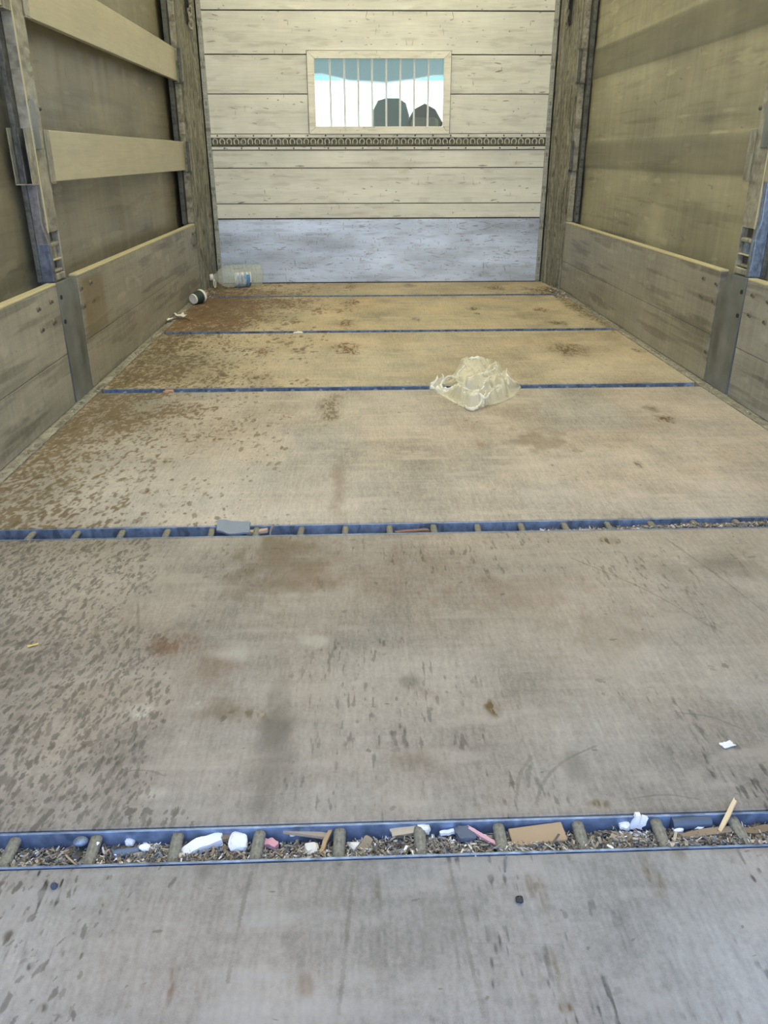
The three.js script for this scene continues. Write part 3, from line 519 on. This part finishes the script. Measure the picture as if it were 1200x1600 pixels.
{ // crumpled translucent plastic bag: a film draped over its own folds, with whiter doubled creases
  const t = thing('plastic_bag', 'crumpled translucent pale yellow plastic bag lying on the middle floor joint', 'bag', [.29, 0, -3.0]);
  const folds = [
    [[.252,.085,-3.162],[.275,.098,-3.146],[.304,.1,-3.146],[.338,.09,-3.167]], [[.264,.09,-3.13],[.227,.075,-3.058],[.204,.055,-3.028],[.207,.05,-2.959],[.221,.05,-2.924]],
    [[.205,.05,-3.038],[.177,.05,-3.052],[.158,.03,-3.063],[.148,.012,-3.051],[.159,.01,-3.006],[.184,.02,-2.985],[.208,.04,-2.962]], [[.139,.05,-3.068],[.125,.03,-3.055],[.109,.008,-3.059],[.129,.008,-3.023],[.152,.008,-2.98],[.171,.01,-2.988]],
    [[.155,.055,-3.085],[.159,.035,-3.089],[.155,.012,-3.104]], [[.21,.05,-2.908],[.232,.045,-2.875],[.26,.045,-2.855],[.287,.055,-2.861],[.296,.07,-2.896],[.333,.07,-2.964],[.364,.06,-2.984]],
    [[.236,.08,-2.912],[.264,.085,-2.926],[.304,.085,-2.96],[.34,.08,-3.014],[.378,.085,-3.116]], [[.411,.07,-3.089],[.408,.05,-3.038],[.431,.03,-3.042],[.46,.015,-3.065]],
    [[.212,.05,-2.826],[.232,.045,-2.811],[.266,.045,-2.81],[.282,.035,-2.798],[.317,.045,-2.856],[.365,.05,-2.909]], [[.202,.008,-2.833],[.225,.008,-2.746],[.258,.012,-2.772],[.279,.03,-2.816],[.295,.045,-2.856]]];
  const outline = [[.112,-3.06],[.138,-3.115],[.2,-3.16],[.24,-3.26],[.3,-3.28],[.36,-3.25],[.41,-3.17],[.45,-3.1],[.468,-3.06],[.44,-2.98],[.4,-2.9],[.34,-2.835],[.28,-2.79],[.225,-2.742],[.19,-2.815],[.15,-2.92],[.125,-2.99]];
  const hole = folds[2].map(([x, , z]) => [x, z]);
  const inside = (P, x, z) => { let c = false; for (let i = 0, j = P.length - 1; i < P.length; j = i++) if ((P[i][1] > z) !== (P[j][1] > z) && x < (P[j][0] - P[i][0]) * (z - P[i][1]) / (P[j][1] - P[i][1]) + P[i][0]) c = !c; return c; };
  const C3 = folds.map((f) => new THREE.CatmullRomCurve3(f.map((q) => new THREE.Vector3(...q)))), anchors = [];
  for (const c of C3) for (let i = 0; i <= 14; i++) { const q = c.getPoint(i / 14); anchors.push([q.x, q.z, q.y]); }
  outline.forEach((q, i) => { const n = outline[(i + 1) % outline.length]; for (let k = 0; k < 6; k++) anchors.push([lerp(q[0], n[0], k / 6), lerp(q[1], n[1], k / 6), .004]); });
  const ridge = (x, y, sd) => 1 - Math.abs(vn(x, y, sd) * 2 - 1);
  const height = (x, z) => {
    let a = 0, w = 0, near = 9; for (const [ax, az, ay] of anchors) { const d2 = (x - ax) ** 2 + ((z - az) * .8) ** 2 + 2e-5, k = 1 / (d2 * d2); a += ay * k; w += k; near = Math.min(near, d2); }
    const h = a / w, f = Math.min(1, h / .03);
    return h + f * (.016 * (Math.pow(ridge(x * 26 + z * 9, z * 17 - x * 6, 561), 2) - .5) + .008 * (Math.pow(ridge(x * 60 - z * 20, z * 44 + x * 30, 563), 2) - .5));
  };
  const sheet = (fn, nx, nz, skipHole) => {
    const x0 = .105, x1 = .475, z0 = -3.29, z1 = -2.735, pos = [], idx = [], id = new Map();
    const at = (i, j) => { const k = i * 1000 + j; if (!id.has(k)) { const x = lerp(x0, x1, i / nx), z = lerp(z0, z1, j / nz); id.set(k, pos.length / 3); pos.push(x - .29, Math.max(.0015, fn(x, z)), z + 3.0); } return id.get(k); };
    for (let i = 0; i < nx; i++) for (let j = 0; j < nz; j++) {
      const x = lerp(x0, x1, (i + .5) / nx), z = lerp(z0, z1, (j + .5) / nz), e = .006 * (vn(x * 120, z * 90, 571) - .5);
      if (!inside(outline, x + e, z + e) || (skipHole && inside(hole, x, z))) continue;
      const a = at(i, j), b = at(i + 1, j), c = at(i + 1, j + 1), d = at(i, j + 1); if ((i + j) & 1) idx.push(a, d, b, b, d, c); else idx.push(a, d, c, a, c, b);
    }
    const g = new THREE.BufferGeometry(); g.setAttribute('position', new THREE.Float32BufferAttribute(pos, 3)); g.setIndex(idx); return toCreasedNormals(g, .3);
  };
  const film = phys({ color: new THREE.Color(.97, .96, .88), roughness: .42, transmission: .74, thickness: 0, side: THREE.DoubleSide, clearcoat: 1, clearcoatRoughness: .12 });
  const crease = phys({ color: new THREE.Color(.95, .94, .86), roughness: .6, transmission: .3, thickness: 0, side: THREE.DoubleSide, clearcoat: .8, clearcoatRoughness: .15 });
  part(t, 'bag_body', sheet(height, 84, 110, true), film, [.29, 0, -3.0]);
  part(t, 'under_film', sheet((x, z) => .002 + .012 * Math.pow(ridge(x * 22 + 3, z * 16, 577), 3) * Math.min(1, height(x, z) / .04), 50, 64, true), film, [.29, 0, -3.0]);
  C3.forEach((c, n) => {
    const L = c.getLength(), g = new THREE.TubeGeometry(c, 44, 1, 7, false), q = g.attributes.position;
    for (let i = 0; i < q.count; i++) {
      const ring = Math.floor(i / 8), o = c.getPointAt(Math.min(1, ring / 44)), u = ring / 44, r = (n === 2 || n === 3 ? .0075 : .0038) * (.35 + 1.1 * vn(u * L * 90, n * 3, 581)) * (.35 + .65 * Math.sin(Math.PI * Math.min(1, Math.max(0, u)))), dx = q.getX(i) - o.x, dy = q.getY(i) - o.y, dz = q.getZ(i) - o.z, wob = .006 * (vn(u * L * 60, n, 583) - .5);
      q.setXYZ(i, o.x + dx * r + wob - .29, Math.max(.0012, o.y + dy * r * 1.5 + wob * .6), o.z + dz * r + wob + 3.0);
    }
    part(t, 'fold', toCreasedNormals(g, .5), crease, [.29, 0, -3.0]);
  });
}
const chip = (name, label, cat, g, color, at, rot = [0, 0, 0], rough = .85) => { const o = solo(name, label, cat, g, std({ color: new THREE.Color(...color), roughness: rough }), at); o.rotation.set(...rot); return o; };
function chunk(w, h, d, seed, n = 2) { // irregular lump
  let g = mergeVertices(new THREE.IcosahedronGeometry(.5, n).deleteAttribute('uv').deleteAttribute('normal'), 1e-4); const p = g.attributes.position;
  for (let i = 0; i < p.count; i++) { const x = p.getX(i), y = p.getY(i), z = p.getZ(i), k = .75 + .55 * vn(x * 5 + 3 + y * 2, z * 5 + 7 - y * 3, seed), B = (v) => Math.sign(v) * Math.pow(Math.abs(v) * 2, .7) / 2; p.setXYZ(i, B(x) * w * k, B(y) * h * k, B(z) * d * k); }
  return toCreasedNormals(g, .6);
}
function splinter(w, h, d, seed) { // slat of wood with a broken end, long in x
  const g = new THREE.BoxGeometry(w, h, d, 10, 1, 3), p = g.attributes.position;
  for (let i = 0; i < p.count; i++) { const u = p.getX(i) / w; p.setXYZ(i, p.getX(i) + (Math.abs(u) > .49 ? (vn(p.getZ(i) * 300, 2, seed) - .5) * w * .12 : 0), p.getY(i) + h * .5 * (vn(u * 4 + 9, 3, seed) - .5), p.getZ(i) * (1 - .35 * Math.abs(u)) + d * .4 * (vn(u * 3 + 4, 7, seed) - .5)); }
  return toCreasedNormals(g, .6);
}
chip('foam_fragment', 'small white foam fragment lying alone on the floor sheet at the right', 'fragment', crumple(.023, .0135, .004, 601, 12, .15), [.72, .73, .74], [.384, .001, -.962], [0, .3, 0]);
chip('dry_leaf', 'tiny yellow dry leaf on the spotted floor at the left', 'leaf', crumple(.022, .006, .003, 605, 12, .4), [.62, .48, .16], [-.80, .001, -1.284], [0, .5, 0]);
chip('pebble', 'small black pebble on the nearest floor sheet', 'pebble', chunk(.009, .006, .009, 607), [.03, .032, .035], [.006, .0028, -.693]);
chip('pebble', 'dark blue crumb on the nearest floor sheet below the joint at the left', 'crumb', chunk(.008, .006, .008, 609), [.05, .06, .10], [-.575, .0028, -.735]);
chip('nail', 'thin bent nail on the floor just below the joint, right of the middle', 'nail', tube([[-.002, 0, .012], [0, .001, 0], [.001, .001, -.008], [.004, .002, -.012]], .0011), [.16, .17, .2], [-.002, .0014, -.748], [0, 0, 0], .4);

// debris lying in the nearest slot: pieces that can be picked out one by one
const Y = -.021, bark = [.20, .15, .10], foam = [.78, .79, .82];
chip('foam_chunk', 'long flaky white foam strip in the nearest slot, left part', 'foam', splinter(.062, .012, .017, 611), foam, [-.408, Y + .006, -.808], [.1, .42, .1]);
chip('foam_chunk', 'jagged white foam lump in the nearest slot, right beside the flaky strip', 'foam', chunk(.026, .016, .026, 613), foam, [-.356, Y + .008, -.812]);
chip('wood_splinter', 'brown bark strip lying behind the jagged white foam lump', 'splinter', splinter(.06, .006, .01, 615), [.22, .17, .11], [-.378, Y + .007, -.822], [0, .12, .05]);
{ const t = thing('bolt', 'dark round-headed steel bolt standing in the nearest slot at the left', 'bolt', [-.567, Y, -.803]); part(t, 'shank', cyl(.0055, .0055, .03, 12).rotateX(1.1), mDarkSteel, [-.567, Y + .006, -.798]); part(t, 'head', new THREE.SphereGeometry(.010, 16, 10).scale(1, .6, 1).rotateX(-.4), mSteelBlue, [-.567, Y + .017, -.812]); }
chip('foam_bead', 'round white foam bead at the left end of the nearest slot', 'foam', chunk(.013, .012, .013, 617), foam, [-.655, Y + .004, -.79]);
chip('plastic_plug', 'slate blue plastic plug lying in the nearest slot, left part', 'plug', uvm(new THREE.CapsuleGeometry(.0065, .026, 4, 12).rotateZ(Math.PI / 2)), [.10, .15, .24], [-.505, Y + .004, -.802], [0, .1, 0], .5);
chip('foam_bead', 'small white foam crumb above the slate blue plug', 'foam', chunk(.012, .009, .010, 619), foam, [-.505, Y + .004, -.82]);
chip('foam_bead', 'white foam flake at the right end of the slate blue plug', 'foam', chunk(.014, .006, .010, 620), foam, [-.480, Y + .010, -.805]);
chip('wood_splinter', 'long pale wood splinter across the top of the fourth slot cell', 'splinter', splinter(.066, .005, .009, 621), [.42, .33, .23], [-.268, Y + .009, -.824], [0, -.16, -.05]);
chip('wood_splinter', 'tan wood splinter standing on edge beside the middle crossbar', 'splinter', splinter(.040, .005, .006, 623), [.40, .28, .15], [-.236, Y + .008, -.808], [0, 1.2, .1]);
chip('plastic_fragment', 'small dull pink plastic piece in the nearest slot', 'plastic', splinter(.022, .007, .012, 625), [.55, .28, .33], [-.312, Y + .006, -.81], [0, -.35, 0], .5);
chip('stone_chip', 'pale cream stone in the fourth slot cell, beside the tan splinter', 'stone', chunk(.019, .014, .018, 627), [.66, .63, .56], [-.256, Y + .005, -.797]);
for (const [x, z, w, l] of [[-.283, -.828, .012, 'white foam crumb beside the pink plastic piece, nearest it'], [-.262, -.832, .009, 'tiny white foam crumb under the pale splinter, left one'], [-.248, -.832, .009, 'tiny white foam crumb under the pale splinter, right one']]) chip('foam_bead', l, 'foam', chunk(w, w * .8, w, 630 + w * 1000 + x * 10), foam, [x, Y + .008, z]);
chip('stone_chip', 'white three-cornered stone chip in the fifth slot cell', 'stone', uvm(new THREE.ConeGeometry(.012, .024, 3).rotateX(.9)), [.74, .72, .68], [-.199, Y + .006, -.797]);
chip('wood_splinter', 'brown wood chip leaning on the three-cornered stone', 'splinter', splinter(.022, .005, .014, 641), [.28, .22, .15], [-.182, Y + .006, -.803], [.2, .9, .2]);
chip('cardboard_piece', 'beige torn cardboard piece against the back of the fifth slot cell', 'cardboard', splinter(.040, .006, .018, 643), [.45, .37, .26], [-.128, Y + .01, -.820], [.3, .1, .05]);
chip('foam_chunk', 'cream foam block at the back of the fifth slot cell', 'foam', chunk(.019, .014, .014, 645), [.66, .64, .58], [-.102, Y + .012, -.822]);
chip('rubber_lump', 'dark grey rubber lump in the sixth slot cell', 'lump', chunk(.030, .016, .024, 647), [.10, .12, .16], [-.044, Y + .008, -.814]);
chip('foam_bead', 'white foam strip beside the dark rubber lump', 'foam', splinter(.022, .005, .006, 648), foam, [-.068, Y + .008, -.818], [0, .1, 0]);
chip('plastic_fragment', 'long pink plastic strip lying slanted in the sixth slot cell', 'plastic', splinter(.058, .004, .006, 649), [.60, .34, .40], [-.017, Y + .010, -.802], [0, -.62, -.1], .45);
chip('wood_offcut', 'flat light brown wood offcut filling most of the seventh slot cell', 'wood', uvm(bx(.076, .013, .030, .002)), [.37, .27, .165], [.054, Y + .007, -.806], [.12, .10, .03]);
for (const [x, z, l, ry] of [[.194, -.822, 'upright white foam stick in the eighth slot cell, left of two', .2], [.203, -.820, 'upright white foam stick in the eighth slot cell, right of two', -.2]]) chip('foam_stick', l, 'foam', splinter(.024, .008, .007, 650 + x * 100), foam, [x, Y + .014, z], [0, ry, 1.3]);
chip('foam_chunk', 'low white foam crumb left of the two upright foam sticks', 'foam', chunk(.016, .012, .012, 655), foam, [.180, Y + .006, -.822]);
chip('wood_splinter', 'dark brown bark block right of the two upright foam sticks', 'splinter', splinter(.028, .010, .013, 657), bark, [.224, Y + .008, -.814], [0, 1.4, 0]);
chip('plastic_tube', 'dark slate plastic tube against the back of the ninth slot cell', 'tube', cyl(.0095, .0095, .055, 16).rotateZ(Math.PI / 2), [.06, .085, .13], [.272, Y + .010, -.820], [0, .05, 0], .4);
chip('wood_stick', 'pale square wood stick poking up above the ninth slot cell', 'stick', splinter(.055, .006, .006, 661), [.62, .48, .28], [.322, Y + .022, -.818], [0, .75, .55]);
chip('wood_splinter', 'long curved bark strip along the ninth slot cell', 'splinter', splinter(.075, .006, .012, 663), [.26, .20, .14], [.288, Y + .008, -.800], [0, .15, .03]);
for (const [x, z, l] of [[.252, -.812, 'white foam crumb under the slate plastic tube, left'], [.282, -.815, 'white foam crumb under the slate plastic tube, right'], [.330, -.806, 'white foam crumb below the pale square stick']]) chip('foam_bead', l, 'foam', chunk(.015, .010, .011, 670 + x * 100), foam, [x, Y + .007, z]);
chip('bark_strip', 'grey bark strip at the right end of the nearest slot', 'bark', splinter(.06, .008, .012, 681), bark, [.37, Y + .008, -.805], [0, .1, 0]);
// farther slots
chip('plastic_fragment', 'flat slate blue plastic sheet piece sticking out of the second slot', 'plastic', splinter(.085, .006, .05, 691), [.20, .24, .30], [-.495, .004, -1.785], [.25, -.1, .08], .5);
chip('wood_splinter', 'pinkish wood chip right of the slate sheet piece in the second slot', 'splinter', splinter(.05, .008, .014, 693), [.52, .38, .28], [-.435, -.008, -1.785], [0, .15, 0]);
chip('wood_splinter', 'reddish brown splinter lying between two crossbars of the second slot', 'splinter', splinter(.085, .006, .012, 695), [.24, .14, .11], [-.05, -.013, -1.78], [0, .12, 0]);
chip('twig', 'short twig standing up from the second slot left of the middle', 'twig', tube([[0, 0, 0], [.004, .02, 0], [.012, .035, .004]], .0025), [.40, .33, .22], [-.405, -.02, -1.78]);
chip('brick_chip', 'orange brick chip in the third slot near the left wall', 'chip', chunk(.04, .02, .03, 697), [.50, .27, .16], [-.925, -.009, -3.077]);
chip('foam_chunk', 'white foam scrap in the fourth slot left of the middle', 'foam', chunk(.05, .02, .035, 699), foam, [-.485, -.008, -4.2]);

// loose chaff, chips and crumbs nobody could count
{
  const palette = [[.20, .155, .105], [.30, .235, .155], [.14, .12, .10], [.38, .33, .26], [.24, .22, .19], [.10, .085, .07], [.46, .42, .35], [.18, .20, .24]];
  const r = rng(777), all = [];
  const one = (x, y, z, L, straw = true) => {
    const thin = r(), g = new THREE.BoxGeometry(L * (.5 + r()), L * (.06 + .18 * r()), L * (.12 + .35 * thin * thin));
    if (r() < .07 && straw) g.scale(2.6, .6, .45); const p = g.attributes.position; for (let i = 0; i < 8 * 3; i++) p.setXYZ(i, p.getX(i) * (p.getZ(i) > 0 ? .6 + .4 * thin : 1), p.getY(i), p.getZ(i));
    g.rotateX((r() - .5) * 1.2).rotateZ((r() - .5) * .8).rotateY(r() * 6.283); g.translate(x, y, z);
    const c = r() < .06 ? [.7, .7, .7] : palette[Math.floor(r() * palette.length)], k = .75 + .65 * r(), col = new Float32Array(24 * 3); for (let i = 0; i < 24; i++) { col[i * 3] = c[0] * k; col[i * 3 + 1] = c[1] * k; col[i * 3 + 2] = c[2] * k; }
    g.setAttribute('color', new THREE.BufferAttribute(col, 3)); g.deleteAttribute('uv'); all.push(g);
  };
  const bed = (z, n, x0, x1, L, top) => { for (let i = 0; i < n; i++) { const x = lerp(x0, x1, r()), q = r(), zz = z - .024 + .048 * q, h = top(x) + .012 * (q - .5) * 1.6; one(x, h - .012 + .012 * r(), zz, L * (.45 + 1.1 * r() * r())); } };
  bed(seamZ[4], 6500, -1.15, 1.15, .013, (x) => -.022 + .012 * fbm(x * 9, 1, 5, 3) + .006 * sm(.0, .4, x));
  bed(seamZ[4], 6000, -.75, .5, .0065, (x) => -.018 + .012 * fbm(x * 9, 1, 5, 3) + .006 * sm(.0, .4, x));
  bed(seamZ[3], 7000, -1.15, 1.15, .014, (x) => -.03 + .036 * sm(-.2, .6, x) * (.5 + .5 * fbm(x * 7, 2, 6, 3)));
  bed(seamZ[2], 1500, -1.15, 1.15, .022, (x) => -.03 + .024 * sm(.3, .9, x) * fbm(x * 5, 3, 7, 3));
  bed(seamZ[1], 900, -1.15, 1.15, .025, (x) => -.026 + .014 * sm(.3, .9, x)); bed(seamZ[0], 900, -1.15, 1.15, .025, (x) => -.024 + .012 * fbm(x * 4, 4, 8, 2));
  // crumbs swept along both side boards
  for (let i = 0; i < 900; i++) { const s = r() < .6 ? -1 : 1, z = lerp(-5.85, -.9, r()); if (s > 0 || z < -5.25 || z > -4.4) one(s * (1.21 - .03 * r() * r()), .005 + .003 * r(), z, .004 + .010 * r() * r(), false); }
  for (let i = 0; i < 420; i++) { const s = r() < .5 ? -1 : 1; one(s * (1.20 - .12 * r() * r()), .004, lerp(-5.6, -5.2, r()), .008 + .02 * r() * r(), false); }
  const g = mergeGeometries(all), o = shadow(new THREE.Mesh(g, std({ vertexColors: true, roughness: .9 })));
  o.name = 'debris'; o.userData = { kind: 'stuff', label: 'wood chaff, bark chips and crumbs filling the floor slots and edges', category: 'debris' }; scene.add(o);
}
renderer.render(scene, camera);
